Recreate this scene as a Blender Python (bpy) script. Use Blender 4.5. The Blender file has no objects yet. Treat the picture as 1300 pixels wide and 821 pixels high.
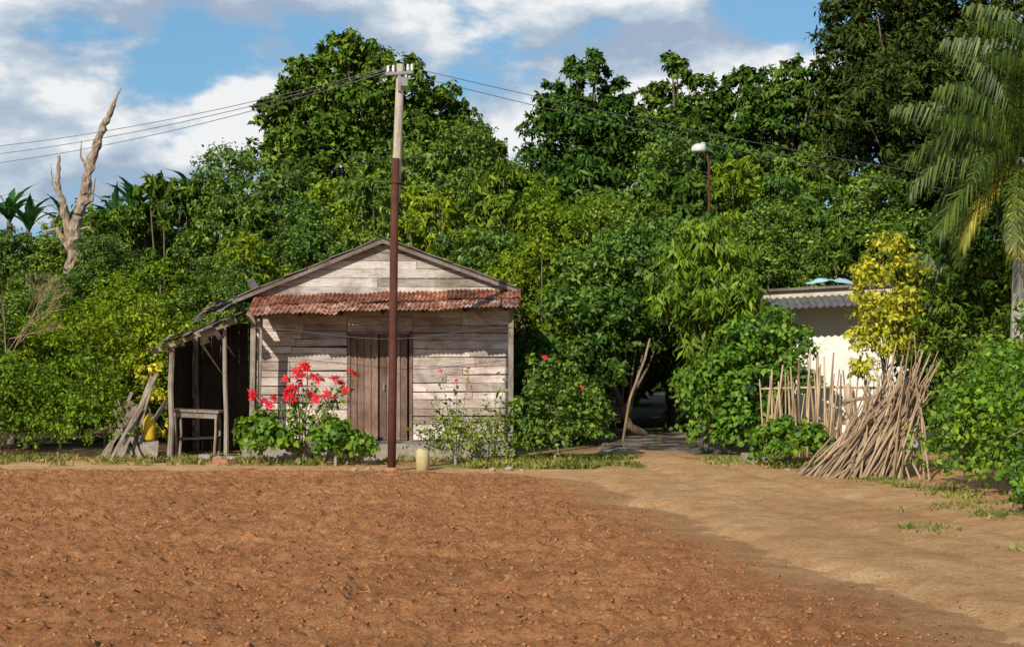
import bpy, bmesh, math, random
import numpy as np
from mathutils import Vector, Matrix

R = math.radians
scene = bpy.context.scene
COL = scene.collection
rng = np.random.default_rng(7)
random.seed(7)

# ------------------------------------------------------------------ helpers
def link(o):
    COL.objects.link(o); return o

def empty(name, loc):
    o = bpy.data.objects.new(name, None)
    o.empty_display_size = 0.3
    o.location = loc
    return link(o)

def tag(o, label, category, group=None, kind=None):
    o["label"] = label; o["category"] = category
    if group: o["group"] = group
    if kind: o["kind"] = kind
    return o

def mesh_data(name, V, F, mat, smooth=False):
    me = bpy.data.meshes.new(name)
    if isinstance(F, np.ndarray):
        V = np.asarray(V, dtype=np.float32); n = len(F); k = F.shape[1]
        me.vertices.add(len(V)); me.vertices.foreach_set("co", V.ravel())
        me.loops.add(n*k); me.loops.foreach_set("vertex_index", F.astype(np.int32).ravel())
        me.polygons.add(n)
        me.polygons.foreach_set("loop_start", np.arange(0, n*k, k, dtype=np.int32))
        me.polygons.foreach_set("loop_total", np.full(n, k, dtype=np.int32))
        if smooth: me.polygons.foreach_set("use_smooth", np.ones(n, dtype=bool))
        me.update(calc_edges=True)
    else:
        me.from_pydata([tuple(v) for v in V], [], [tuple(f) for f in F])
        if smooth:
            for p in me.polygons: p.use_smooth = True
        me.update()
    if mat: me.materials.append(mat)
    return me

def add(name, V, F, mat, parent=None, smooth=False, origin=None):
    V = np.asarray(V, dtype=np.float64)
    if parent is not None: off = np.array(parent.location)
    elif origin is not None: off = np.array(origin, dtype=float)
    else: off = np.zeros(3)
    o = bpy.data.objects.new(name, mesh_data(name, V-off, F, mat, smooth))
    if parent is not None: o.parent = parent
    else: o.location = off
    return link(o)

class MB:
    def __init__(s): s.V=[]; s.F=[]
    def box(s, c, size, rot=(0,0,0), jit=0.0):
        m = Matrix.Translation(c) @ Matrix.Rotation(rot[2],4,'Z') @ Matrix.Rotation(rot[1],4,'Y') @ Matrix.Rotation(rot[0],4,'X')
        b=len(s.V)
        for dz in (-.5,.5):
            for dx,dy in ((-.5,-.5),(.5,-.5),(.5,.5),(-.5,.5)):
                v = m @ Vector((dx*size[0]+random.uniform(-jit,jit), dy*size[1], dz*size[2]+random.uniform(-jit,jit)))
                s.V.append(tuple(v))
        for f in ((3,2,1,0),(4,5,6,7),(0,1,5,4),(1,2,6,5),(2,3,7,6),(3,0,4,7)):
            s.F.append(tuple(b+i for i in f))
    def prism(s, quad, y0, y1):
        b=len(s.V)
        for y in (y0,y1):
            for x,z in quad: s.V.append((x,y,z))
        s.F += [(b,b+1,b+2,b+3),(b+7,b+6,b+5,b+4)]
        for i in range(4):
            j=(i+1)%4; s.F.append((b+i,b+4+i,b+4+j,b+j))
    def tube(s, pts, rad, n=7, cap=True, rough=0.0):
        pts=[Vector(p) for p in pts]; b=len(s.V)
        for i,p in enumerate(pts):
            d=(pts[min(i+1,len(pts)-1)]-pts[max(i-1,0)]).normalized()
            a=d.cross(Vector((0.3,1,0.1))).normalized(); c=d.cross(a)
            for k in range(n):
                t=2*math.pi*k/n
                s.V.append(tuple(p+(a*math.cos(t)+c*math.sin(t))*rad[i]*(1+random.uniform(-rough,rough))))
        for i in range(len(pts)-1):
            for k in range(n):
                k2=(k+1)%n
                s.F.append((b+i*n+k,b+i*n+k2,b+(i+1)*n+k2,b+(i+1)*n+k))
        if cap:
            s.F.append(tuple(b+k for k in range(n))[::-1])
            s.F.append(tuple(b+(len(pts)-1)*n+k for k in range(n)))
    def merge(s,o):
        b=len(s.V); s.V+=o.V; s.F+=[tuple(i+b for i in q) for q in o.F]
    def obj(s,name,mat,parent=None,smooth=False,origin=None):
        return add(name,s.V,s.F,mat,parent,smooth,origin)

_tab = np.random.default_rng(3).random((256,256))
def vnoise(x,y):
    xi=np.floor(x).astype(int); yi=np.floor(y).astype(int); fx=x-xi; fy=y-yi
    fx=fx*fx*(3-2*fx); fy=fy*fy*(3-2*fy)
    g=lambda a,b:_tab[a%256,b%256]
    return (g(xi,yi)*(1-fx)+g(xi+1,yi)*fx)*(1-fy)+(g(xi,yi+1)*(1-fx)+g(xi+1,yi+1)*fx)*fy
def fbm(x,y,o=4):
    r=0;a=.5
    for i in range(o):
        r=r+a*vnoise(x*2**i+17*i,y*2**i+31*i); a*=.5
    return r

# ------------------------------------------------------------------ materials
class NT:
    def __init__(s,name):
        s.m=bpy.data.materials.new(name); s.m.use_nodes=True
        s.t=s.m.node_tree; s.n=s.t.nodes; s.n.clear()
        s.out=s.n.new('ShaderNodeOutputMaterial')
    def new(s,k,**kw):
        x=s.n.new(k)
        for a,b in kw.items(): setattr(x,a,b)
        return x
    def l(s,a,b): s.t.links.new(a,b)
    def noise(s,scale,detail=5,rough=.55,coord='Object',stretch=None,dist=0.0):
        tc=s.new('ShaderNodeTexCoord'); n=s.new('ShaderNodeTexNoise')
        n.inputs['Scale'].default_value=scale; n.inputs['Detail'].default_value=detail
        n.inputs['Roughness'].default_value=rough; n.inputs['Distortion'].default_value=dist
        if stretch:
            mp=s.new('ShaderNodeMapping'); mp.inputs['Scale'].default_value=stretch
            s.l(tc.outputs[coord],mp.inputs['Vector']); s.l(mp.outputs[0],n.inputs['Vector'])
        else: s.l(tc.outputs[coord],n.inputs['Vector'])
        return n.outputs['Fac']
    def ramp(s,fac,stops):
        r=s.new('ShaderNodeValToRGB'); e=r.color_ramp.elements
        while len(e)<len(stops): e.new(.5)
        for el,(p,c) in zip(e,stops):
            el.position=p; el.color=(*c,1) if len(c)==3 else c
        s.l(fac,r.inputs['Fac']); return r.outputs['Color']
    def mix(s,a,b,fac,mode='MIX'):
        x=s.new('ShaderNodeMix',data_type='RGBA',blend_type=mode)
        for sock,v in ((x.inputs[0],fac),(x.inputs[6],a),(x.inputs[7],b)):
            if hasattr(v,'links'): s.l(v,sock)
            elif isinstance(v,(int,float)): sock.default_value=v
            else: sock.default_value=(*v,1)
        return x.outputs[2]
    def bsdf(s,color,rough=.85,spec=.25,bump=None,bs=.5,bd=.02,metal=0.0):
        p=s.new('ShaderNodeBsdfPrincipled')
        if hasattr(color,'links'): s.l(color,p.inputs['Base Color'])
        else: p.inputs['Base Color'].default_value=(*color,1)
        p.inputs['Roughness'].default_value=rough
        p.inputs['Specular IOR Level'].default_value=spec
        p.inputs['Metallic'].default_value=metal
        if bump is not None:
            b=s.new('ShaderNodeBump'); b.inputs['Strength'].default_value=bs; b.inputs['Distance'].default_value=bd
            s.l(bump,b.inputs['Height']); s.l(b.outputs[0],p.inputs['Normal'])
        s.l(p.outputs[0],s.out.inputs[0]); return p
    def island(s):
        return s.new('ShaderNodeNewGeometry').outputs['Random Per Island']

def leaf_mat(name,dark,mid,light,trans=.25,rough=.5,patch=.5,gloss=True):
    t=NT(name)
    c=t.ramp(t.island(),[(0,dark),(.5,mid),(1,light)])
    nz=t.noise(patch,1)
    sh=t.ramp(nz,[(.3,(.6,.66,.58)),(.7,(1.25,1.15,1.0))])
    c=t.mix(c,sh,1.0,'MULTIPLY')
    oi=t.new('ShaderNodeObjectInfo')
    hr=t.ramp(oi.outputs['Random'],[(0,(.70,.82,.85)),(.5,(1.0,1.0,.92)),(1,(1.32,1.18,.85))])
    c=t.mix(c,hr,1.0,'MULTIPLY')
    if gloss:
        p=t.new('ShaderNodeBsdfPrincipled'); t.l(c,p.inputs['Base Color'])
        p.inputs['Roughness'].default_value=rough; p.inputs['Specular IOR Level'].default_value=.3
    else:
        p=t.new('ShaderNodeBsdfDiffuse'); t.l(c,p.inputs['Color'])
    if trans<=0:
        t.l(p.outputs[0],t.out.inputs[0]); return t.m
    tr=t.new('ShaderNodeBsdfTranslucent')
    tc=t.mix(c,(1.5,1.4,.5),1.0,'MULTIPLY'); t.l(tc,tr.inputs['Color'])
    ms=t.new('ShaderNodeMixShader'); ms.inputs[0].default_value=trans
    t.l(p.outputs[0],ms.inputs[1]); t.l(tr.outputs[0],ms.inputs[2]); t.l(ms.outputs[0],t.out.inputs[0])
    return t.m

L_mid  = leaf_mat('leaf_mid',(.04,.09,.011),(.105,.19,.020),(.24,.335,.042),trans=.18,gloss=True)
L_dark = leaf_mat('leaf_dark',(.026,.058,.013),(.06,.12,.02),(.15,.22,.04),trans=0,gloss=False)
L_deepshade = leaf_mat('leaf_deep_shade',(.016,.032,.011),(.036,.064,.016),(.10,.125,.034),trans=0,gloss=False)  # dark mango green, with the crown's inner shade put into the leaf colour
L_yel  = leaf_mat('leaf_yellowish',(.07,.125,.013),(.165,.25,.022),(.31,.39,.045),trans=.2,gloss=False)
L_bri  = leaf_mat('leaf_bright',(.045,.12,.014),(.11,.23,.020),(.22,.35,.032),patch=1.5)
L_mango= leaf_mat('leaf_mango',(.07,.14,.012),(.15,.26,.018),(.28,.38,.03),patch=1.5)
L_crot = leaf_mat('leaf_croton',(.22,.24,.02),(.58,.52,.03),(.85,.75,.08),patch=2.)
L_palm = leaf_mat('leaf_palm',(.03,.058,.011),(.06,.105,.016),(.16,.20,.035),patch=1.5)
L_palmy= leaf_mat('leaf_palm_yellowing',(.18,.20,.02),(.32,.33,.035),(.48,.45,.07),patch=1.5)
L_ban  = leaf_mat('leaf_banana',(.03,.10,.035),(.06,.16,.05),(.10,.22,.06),trans=.25)
L_wood = leaf_mat('leaf_woodland',(.03,.065,.012),(.07,.13,.018),(.15,.21,.03),patch=.3,trans=0,gloss=False)
L_grass= leaf_mat('leaf_grass',(.10,.13,.02),(.18,.22,.05),(.38,.34,.12),patch=1.)
L_red  = leaf_mat('petal_red',(.38,.004,.02),(.58,.01,.03),(.75,.03,.06),patch=2.,trans=.15)
L_pink = leaf_mat('petal_pink',(.55,.05,.06),(.65,.08,.08),(.7,.12,.1),patch=2.,trans=.2)

def bark(name,a,b,sc=6):
    t=NT(name); n=t.noise(sc,6,.65,stretch=(3,3,.5))
    c=t.ramp(n,[(.3,a),(.7,b)]); t.bsdf(c,.95,.1,n,.8,.04); return t.m
M_bark=bark('bark',(.08,.06,.04),(.24,.19,.14))
M_dead=bark('dead_bark',(.12,.085,.06),(.48,.365,.27),6)
M_palmbark=bark('palm_bark',(.19,.17,.14),(.42,.39,.33),5)
t=NT('stick_wood'); n=t.noise(4,6,.65,stretch=(3,3,.5))
c=t.ramp(n,[(.3,(.22,.145,.09)),(.7,(.58,.44,.29))]); oi=t.new('ShaderNodeObjectInfo')
c=t.mix(c,t.ramp(oi.outputs['Random'],[(0,(.50,.45,.40)),(.4,(.92,.88,.84)),(1,(1.2,1.17,1.1))]),1.,'MULTIPLY'); t.bsdf(c,.9,.1,n,.6,.02); M_stick=t.m
M_twig=bark('twig_wood',(.17,.14,.10),(.36,.31,.24),5)

def wood(name,c0,c1,c2,stretch=(1.2,8,14),grime=.6):
    t=NT(name)
    c=t.ramp(t.island(),[(0,c0),(.5,c1),(1,c2)])
    g=t.noise(3,8,.75,stretch=stretch)
    gr=t.ramp(g,[(.32,(.40,.37,.35)),(.48,(.92,.91,.90)),(.75,(1.32,1.30,1.28))])
    c=t.mix(c,gr,1.0,'MULTIPLY')
    s=t.noise(1.8,6,.68,dist=.6)
    sr=t.ramp(s,[(.36,(grime,grime*.88,grime*.80)),(.58,(1,1,1))])
    c=t.mix(c,sr,1.0,'MULTIPLY')
    t.bsdf(c,.9,.15,g,.7,.014); return t.m
M_board=wood('weathered_boards',(.38,.315,.28),(.58,.495,.445),(.78,.69,.64),grime=.6)
M_gable=wood('gable_boards',(.29,.26,.235),(.43,.39,.355),(.60,.55,.505),grime=.6)
M_door=wood('door_boards',(.15,.095,.075),(.22,.145,.115),(.32,.22,.18),stretch=(14,8,1.2))
M_post=wood('post_wood',(.20,.17,.14),(.30,.255,.21),(.40,.34,.28),stretch=(14,14,1.5))
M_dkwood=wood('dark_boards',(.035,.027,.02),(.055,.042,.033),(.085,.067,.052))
M_roofbd=wood('roof_boards',(.12,.10,.088),(.19,.16,.14),(.32,.27,.235),stretch=(8,1.2,8))
M_pole_w=wood('pole_wood',(.42,.36,.29),(.46,.40,.33),(.5,.44,.37),stretch=(14,14,1.0),grime=.75)

def rust(name,stops,sc=3.,st=(1.4,1.4,.8)):
    t=NT(name); n=t.noise(sc,9,.78,dist=.3,stretch=st); c=t.ramp(n,stops)
    i=t.ramp(t.island(),[(0,(.52,.52,.55)),(.5,(.9,.88,.87)),(1,(1.25,1.2,1.15))]); c=t.mix(c,i,1.,'MULTIPLY')
    t.bsdf(c,.85,.15,t.noise(40,4),.3,.004); return t.m
M_rust=rust('rusty_iron',[(.40,(.08,.034,.022)),(.47,(.24,.08,.042)),(.515,(.36,.145,.08)),(.55,(.42,.28,.22)),(.61,(.56,.50,.46))],4)
M_rust2=rust('rusty_iron_dark',[(.38,(.05,.024,.018)),(.47,(.20,.062,.035)),(.55,(.34,.13,.07)),(.62,(.40,.29,.23))],5)
M_polerust=rust('rusted_steel_pole',[(.25,(.045,.02,.014)),(.5,(.095,.036,.025)),(.8,(.15,.068,.047))],4)
M_roofgrey=rust('dark_roof_sheet',[(.3,(.06,.05,.045)),(.6,(.14,.11,.09)),(.8,(.2,.17,.14))])
def plain(name,a,b,sc=4,rough=.85,bs=.3,spec=.25):
    t=NT(name); n=t.noise(sc,7,.65); t.bsdf(t.ramp(n,[(.3,a),(.7,b)]),rough,spec,n,bs,.01); return t.m
M_fibre=plain('fibre_cement',(.07,.07,.068),(.15,.145,.14),5)
M_cream=plain('cream_plaster',(.70,.68,.63),(.85,.83,.79),2.5)
M_fascia=plain('pale_fascia',(.42,.36,.28),(.66,.58,.48),5)
M_conc=plain('concrete',(.20,.17,.14),(.36,.31,.26),6)
M_stone=plain('stone',(.18,.14,.11),(.42,.36,.30),9)
M_brick=plain('old_brick',(.30,.12,.06),(.42,.2,.11),12)
M_postyel=plain('painted_post',(.40,.31,.15),(.58,.48,.28),7)
M_yel=plain('yellow_plastic',(.50,.34,.02),(.65,.46,.04),6,.5,.05)
M_blue=plain('blue_sheet',(.25,.45,.50),(.4,.62,.66),6,.5,.1)
M_white=plain('white_glaze',(.5,.5,.48),(.62,.62,.6),6,.3,.0,.5)
M_metal=plain('grey_metal',(.12,.12,.12),(.22,.21,.2),8,.5,.1,.5)
M_wire=plain('wire_black',(.08,.08,.085),(.14,.14,.145),8,.5,.0)
M_interior=plain('interior_shade',(.02,.017,.014),(.04,.033,.028),3)

EARTH=[(.3,(.50,.265,.12)),(.5,(.68,.395,.19)),(.72,(.80,.52,.29))]
def earth_color(t):
    n1=t.noise(.45,4); n2=t.noise(2.6,7,.75); n3=t.noise(45,3,.7)
    c=t.ramp(n2,EARTH)
    c=t.mix(c,t.ramp(n1,[(.35,(.84,.78,.72)),(.65,(1.08,1.06,1.03))]),1.,'MULTIPLY')
    return t.mix(c,t.ramp(n3,[(.38,(.58,.53,.48)),(.50,(1,1,1))]),.7,'MULTIPLY')
SOIL=[(.28,(.36,.145,.060)),(.5,(.58,.262,.113)),(.72,(.72,.375,.18))]
t=NT('ploughed_soil')
n1=t.noise(.7,4); n2=t.noise(7,7,.75); n3=t.noise(38,4,.7)
c=t.ramp(n2,SOIL)
c=t.mix(c,t.ramp(n1,[(.35,(.84,.80,.78)),(.65,(1.08,1.06,1.05))]),1.,'MULTIPLY')
c=t.mix(c,t.ramp(n3,[(.34,(.62,.58,.54)),(.55,(1.05,1.05,1.05))]),.8,'MULTIPLY')
at=t.new('ShaderNodeAttribute'); at.attribute_name='margin'
addn=t.new('ShaderNodeMath',operation='MULTIPLY_ADD'); t.l(t.noise(3.5,8,.85),addn.inputs[0]); addn.inputs[1].default_value=1.1
t.l(at.outputs['Fac'],addn.inputs[2])
mrn=t.new('ShaderNodeMapRange'); mrn.inputs[1].default_value=.60; mrn.inputs[2].default_value=1.10; t.l(addn.outputs[0],mrn.inputs[0])
c=t.mix(earth_color(t),c,mrn.outputs[0])
t.bsdf(c,1.0,.03,t.noise(26,8,.8),1.0,.06); M_soil=t.m
t=NT('soil_clod'); c=t.ramp(t.noise(7,4,.6),SOIL)
c=t.mix(c,t.ramp(t.island(),[(0,(.55,.52,.50)),(1,(.74,.72,.70))]),1.,'MULTIPLY'); t.bsdf(c,1.,.02,t.noise(60,4),.8,.02); M_clod=t.m
t=NT('packed_earth'); t.bsdf(earth_color(t),1.0,.03,t.noise(14,8,.78),.9,.06); M_path=t.m
t=NT('ground_soil')
tc=t.new('ShaderNodeTexCoord'); sp=t.new('ShaderNodeSeparateXYZ'); t.l(tc.outputs['Object'],sp.inputs[0])
earth=earth_color(t); n2=t.noise(3,7,.7)
grass=t.ramp(t.noise(9,7,.7),[(.3,(.10,.12,.03)),(.6,(.24,.24,.07)),(.8,(.36,.32,.12))])
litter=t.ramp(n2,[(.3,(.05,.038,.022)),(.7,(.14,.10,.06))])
def mr(a,b,src):
    m=t.new('ShaderNodeMapRange'); m.inputs[1].default_value=a; m.inputs[2].default_value=b
    t.l(src,m.inputs[0]); return m.outputs[0]
def mul(a,b):
    m=t.new('ShaderNodeMath',operation='MULTIPLY'); t.l(a,m.inputs[0]); t.l(b,m.inputs[1]); return m.outputs[0]
band=mul(mr(24.1,25.0,sp.outputs['Y']),mul(mr(-2.0,-.8,sp.outputs['X']),mr(30,28,sp.outputs['Y'])))
gm=t.mix((0,0,0),t.ramp(t.noise(.9,6,.65),[(.42,(0,0,0)),(.56,(1,1,1))]),band)
c=t.mix(earth,grass,gm)
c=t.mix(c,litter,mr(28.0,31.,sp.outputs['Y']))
t.bsdf(c,1.0,.03,t.noise(14,8,.78),.8,.05); M_ground=t.m

# ------------------------------------------------------------------ foliage generator
def norm(a): return a/np.maximum(np.linalg.norm(a,axis=1,keepdims=True),1e-6)
def leaf_geo(P,out,size,aspect,r,up=.5,rnd=.6,droop=.3):
    n=len(P)
    N=norm(out*1.0+np.array([0,0,1.])*up+r.normal(size=(n,3))*rnd)
    T=norm(np.cross(N,r.normal(size=(n,3))))
    T=norm(T+np.array([0,0,-1.])*droop)
    S=norm(np.cross(N,T)); N=np.cross(T,S)
    Ls=size*r.uniform(.5,1.45,size=(n,1)); W=Ls*aspect
    b=P; tip=P+T*Ls-N*Ls*.12
    l=P+T*Ls*.45+S*W*.5+N*W*.14; rr=P+T*Ls*.45-S*W*.5+N*W*.14
    V=np.stack([b,rr,tip,l],axis=1).reshape(-1,3)
    F=np.arange(n*4).reshape(-1,4)
    return V,F
def blob_leaves(blobs,dens,size,aspect,seed,sub=.30,subn=26,flat=.85,spread=1.12,**kw):
    r=np.random.default_rng(seed); PP=[];OO=[]
    for (x,y,z,rad) in blobs:
        nl=int(4*math.pi*rad*rad*dens); ns=max(5,int(nl/subn))
        d=norm(r.normal(size=(ns,3))); d[:,2]=np.where(d[:,2]<-.5,-d[:,2],d[:,2])
        rf=r.uniform(.40,spread,size=(ns,1))**.75
        C=np.array([x,y,z])+d*rf*rad*np.array([1,1,flat])
        srad=rad*sub*r.uniform(.5,1.3,size=(ns,1))
        idx=r.integers(0,ns,size=nl)
        off=r.normal(size=(nl,3))*.55*srad[idx]*np.array([1,1,.65])
        PP.append(C[idx]+off); OO.append(norm(off*1.2/np.maximum(srad[idx],.01)+d[idx]*.7))
    P=np.concatenate(PP);O=np.concatenate(OO)
    P[:,2]=np.maximum(P[:,2],.04)
    return leaf_geo(P,O,size,aspect,r,**kw)

def limbs(base,targets,r0,seed,n=8):
    rd=random.Random(seed); mb=MB(); bx,by,bz=base
    tx=sum(q[0] for q in targets)/len(targets); ty=sum(q[1] for q in targets)/len(targets)
    zmin=min(q[2]-q[3] for q in targets)
    zm=sum(q[2] for q in targets)/len(targets)
    fz=max(zmin*.8,.3); fx=bx+(tx-bx)*.4; fy=by+(ty-by)*.4
    mid=(bx+(fx-bx)*.5+rd.uniform(-.1,.1),by+(fy-by)*.5,fz*.5)
    mb.tube([(bx,by,bz-.1),(bx,by,bz+.15),mid,(fx,fy,fz),(tx,ty,fz+(zm-fz)*.6),(tx,ty,zm)],[r0*1.4,r0*1.1,r0,r0*.85,r0*.5,r0*.15],n)
    for q in targets:
        s=rd.uniform(0,.7); p0=(fx+(tx-fx)*s,fy+(ty-fy)*s,fz+(zm-fz)*.6*s)
        m=[(p0[i]+q[i])/2+rd.uniform(-.15,.15)*q[3] for i in range(3)]
        m[2]-=.1*q[3]
        mb.tube([p0,m,(q[0],q[1],q[2]),(q[0]+rd.uniform(-.5,.5)*q[3],q[1],q[2]+q[3]*.4)],[r0*.42,r0*.26,r0*.11,r0*.04],6)
    return mb

def tree(name,base,blobs,mat,dens,size,aspect,label,category,seed,trunk_r=.18,tmat=None,group=None,parts=('trunk','crown'),**kw):
    e=empty(name,base)
    limbs(base,blobs,trunk_r,seed).obj(parts[0],tmat or M_bark,e,True)
    V,F=blob_leaves(blobs,dens,size,aspect,seed,**kw)
    add(parts[1],V,F,mat,e)
    tag(e,label,category,group); return e

def copy_thing(src,loc,scale=(1,1,1),rz=0,label=None):
    e=src.copy(); COL.objects.link(e)
    e.location=loc; e.scale=scale; e.rotation_euler=(0,0,rz)
    for ch in src.children:
        c=ch.copy(); c.parent=e; COL.objects.link(c)
    if label: e["label"]=label
    return e

# ------------------------------------------------------------------ world, sun, camera
EL=R(28); AZ=R(24)
w=bpy.data.worlds.new("World"); scene.world=w; w.use_nodes=True
nt=w.node_tree; nt.nodes.clear()
N=nt.nodes.new; LK=nt.links.new
out=N('ShaderNodeOutputWorld'); bg=N('ShaderNodeBackground'); bg.inputs['Strength'].default_value=.1
sky=N('ShaderNodeTexSky'); sky.sky_type='NISHITA'; sky.sun_disc=False
sky.sun_elevation=EL; sky.sun_rotation=R(204); sky.air_density=1.; sky.dust_density=.5; sky.ozone_density=1.5
tc=N('ShaderNodeTexCoord')
def wn(off,scale=6.4,detail=7,rough=.56):
    m=N('ShaderNodeMapping'); m.inputs['Location'].default_value=off; m.inputs['Scale'].default_value=(1,1,2.0)
    LK(tc.outputs['Generated'],m.inputs['Vector'])
    n=N('ShaderNodeTexNoise'); n.inputs['Scale'].default_value=scale; n.inputs['Detail'].default_value=detail; n.inputs['Roughness'].default_value=rough
    n.inputs['Distortion'].default_value=.1
    LK(m.outputs[0],n.inputs['Vector']); return n.outputs['Fac']
def wr(fac,stops):
    r=N('ShaderNodeValToRGB'); e=r.color_ramp.elements
    while len(e)<len(stops): e.new(.5)
    for el,(p,c) in zip(e,stops): el.position=p; el.color=(*c,1)
    LK(fac,r.inputs['Fac']); return r.outputs['Color']
def wm(a,b,fac,mode='MIX'):
    x=N('ShaderNodeMix'); x.data_type='RGBA'; x.blend_type=mode
    for sock,v in ((x.inputs[0],fac),(x.inputs[6],a),(x.inputs[7],b)):
        if hasattr(v,'links'): LK(v,sock)
        elif isinstance(v,(int,float)): sock.default_value=v
        else: sock.default_value=(*v,1)
    return x.outputs[2]
O1=(1.7,4.2,.9)
d0=wn(O1); d1=wn((O1[0]-.03,O1[1],O1[2]+.07))
cover=wr(d0,[(.41,(0,0,0)),(.48,(1,1,1))])
sub=N('ShaderNodeMath'); sub.operation='SUBTRACT'; LK(d0,sub.inputs[0]); LK(d1,sub.inputs[1])
ma=N('ShaderNodeMath'); ma.operation='MULTIPLY_ADD'; ma.inputs[1].default_value=4.6; ma.inputs[2].default_value=.44; LK(sub.outputs[0],ma.inputs[0])
ccol=wr(ma.outputs[0],[(.1,(3.6,4.5,5.8)),(.5,(5.4,6.3,7.3)),(.85,(8.8,8.9,9.0))])
sep=N('ShaderNodeSeparateXYZ'); LK(tc.outputs['Generated'],sep.inputs[0])
mr_=N('ShaderNodeMapRange'); mr_.inputs[1].default_value=.60; mr_.inputs[2].default_value=.35; LK(sep.outputs['Z'],mr_.inputs[0])
cov=wm((0,0,0),cover,mr_.outputs[0])
skyt=wm(wm(sky.outputs[0],(.60,.86,1.0),1.0,'MULTIPLY'),(2.5,5.0,7.6),.5)
fin=wm(skyt,ccol,cov)
LK(fin,bg.inputs['Color']); LK(bg.outputs[0],out.inputs['Surface'])

sl=bpy.data.lights.new('sun','SUN'); sl.energy=5.0; sl.angle=R(.5); sl.color=(1,.93,.80)
so=link(bpy.data.objects.new('sun',sl)); so.location=(-20,-30,30)
sv=Vector((-math.sin(AZ)*math.cos(EL),-math.cos(AZ)*math.cos(EL),math.sin(EL)))
so.rotation_euler=(-sv).to_track_quat('-Z','Y').to_euler()

cam=bpy.data.cameras.new('camera'); co=link(bpy.data.objects.new('camera',cam))
co.location=(0,0,1.7); co.rotation_euler=(R(90),0,0)
cam.sensor_width=36; cam.lens=55.4; cam.shift_y=.0342; cam.clip_end=4000
scene.camera=co
scene.view_settings.view_transform='Standard'; scene.view_settings.look='None'; scene.view_settings.exposure=0

# ------------------------------------------------------------------ ground
def tagstruct(o,label): o["kind"]="structure"; o["label"]=label; o["category"]=o.name; return o
def gridF(ny,nx):
    i=np.arange((ny-1)*(nx-1)); a=(i//(nx-1))*nx+i%(nx-1)
    return np.stack([a,a+1,a+nx+1,a+nx],1)
xs=np.concatenate([[-1500,-500,-150,-60],np.arange(-30,30.1,1.),[60,150,500,1500]])
ys=np.concatenate([[-60,-20],np.arange(-5,60,1.),[80,150,400,1500,3000]])
X,Y=np.meshgrid(xs,ys)
V=np.stack([X,Y,0*X],-1).reshape(-1,3)
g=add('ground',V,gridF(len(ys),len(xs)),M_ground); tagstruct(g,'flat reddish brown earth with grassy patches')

def sstep(a,b,x): t=np.clip((x-a)/(b-a),0,1); return t*t*(3-2*t)
def fieldmask(X,Y):
    edge=1.35+(21.9-Y)*.165+1.0*(fbm(X*.6,Y*.6,4)-.45)
    far=23.3+.9*(fbm(X*.6+9,Y*.1,3)-.45)+np.clip((X+1.5)*-.06,0,.5)-np.clip((X+.2)*.55,0,3)
    return sstep(0,2.2,edge-X)*sstep(0,1.2,far-Y)
def soilheight(X,Y):
    rows=.5+.5*np.sin((Y+.18*X+.5*fbm(X*.4,Y*.4,3))*2*math.pi/.62)
    b=np.abs(fbm(X*5+4,Y*6,3)-.45)*2
    c_=np.abs(fbm(X*13+1,Y*15,3)-.45)*2
    return .035*rows+.05*fbm(X*2.2,Y*2.6,3)+.08*b+.09*c_*(.4+b)+.05*fbm(X*26,Y*30,2)
xs=np.arange(-11,5.0,.03)
ys=np.concatenate([np.arange(6.5,14,.026),np.arange(14,24.4,.042)])
X,Y=np.meshgrid(xs,ys)
M=fieldmask(X,Y)
H=soilheight(X,Y)
Z=M*(H+.005)-.012*(1-M)**3
V=np.stack([X,Y,Z],-1).reshape(-1,3)
F_=gridF(len(ys),len(xs)); m=M.reshape(-1); keep=(m[F_].max(1)>0)&(np.abs(V[F_[:,0],0])<.40*V[F_[:,0],1]+1.2); F_=F_[keep]
f=add('ploughed_field',V,F_,M_soil,smooth=False); tagstruct(f,'freshly ploughed red brown soil field')
a_=f.data.attributes.new('margin','FLOAT','POINT'); a_.data.foreach_set('value',m.astype(np.float32))
xs=np.arange(-1.0,11,.07); ys=np.arange(6.5,31,.07)
X,Y=np.meshgrid(xs,ys)
cx=np.interp(Y,[6,12,18,23,27,31],[5.5,4.7,3.6,2.9,2.4,2.2]); hw=np.interp(Y,[6,12,18,23,27,31],[5.9,4.6,3.2,1.8,.8,.7])
dd=hw-np.abs(X-cx)+1.2*(fbm(X*.9,Y*.9,4)-.45)
M=sstep(0,.5,dd)*(1-sstep(.0,.12,fieldmask(X,Y)))
rut=np.exp(-((X-cx+.75)/.16)**2)+np.exp(-((X-cx-.55)/.16)**2)
Z=M*(.018+.06*fbm(X*1.1,Y*1.1,4)+.04*fbm(X*9,Y*9,3)-.04*rut)-.02*(1-M)
V=np.stack([X,Y,Z],-1).reshape(-1,3); F_=gridF(len(ys),len(xs)); m=M.reshape(-1); F_=F_[m[F_].max(1)>0]
p=add('dirt_path',V,F_,M_path,smooth=False); tagstruct(p,'packed pale earth track past the house')
t=NT('wet_concrete'); n=t.noise(1.6,6); pz=t.bsdf(t.ramp(n,[(.35,(.07,.055,.045)),(.5,(.16,.125,.10)),(.7,(.32,.26,.21))]),.4,.5,n,.1,.01)
t.l(t.ramp(n,[(.45,(.05,.05,.05)),(.58,(.8,.8,.8))]),pz.inputs['Roughness'])
xs=np.linspace(1.5,4.4,50); ys=np.linspace(27.6,37,120); X,Y=np.meshgrid(xs,ys)
M=sstep(0,.35,1.25-np.abs(X-2.9)+.7*(fbm(X*1.5,Y*1.5,3)-.45))*sstep(0,.5,Y-27.9+.9*(fbm(X*1.2+5,Y*1.2,3)-.45))
V=np.stack([X,Y,-.02+.10*M],-1).reshape(-1,3)
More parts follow.
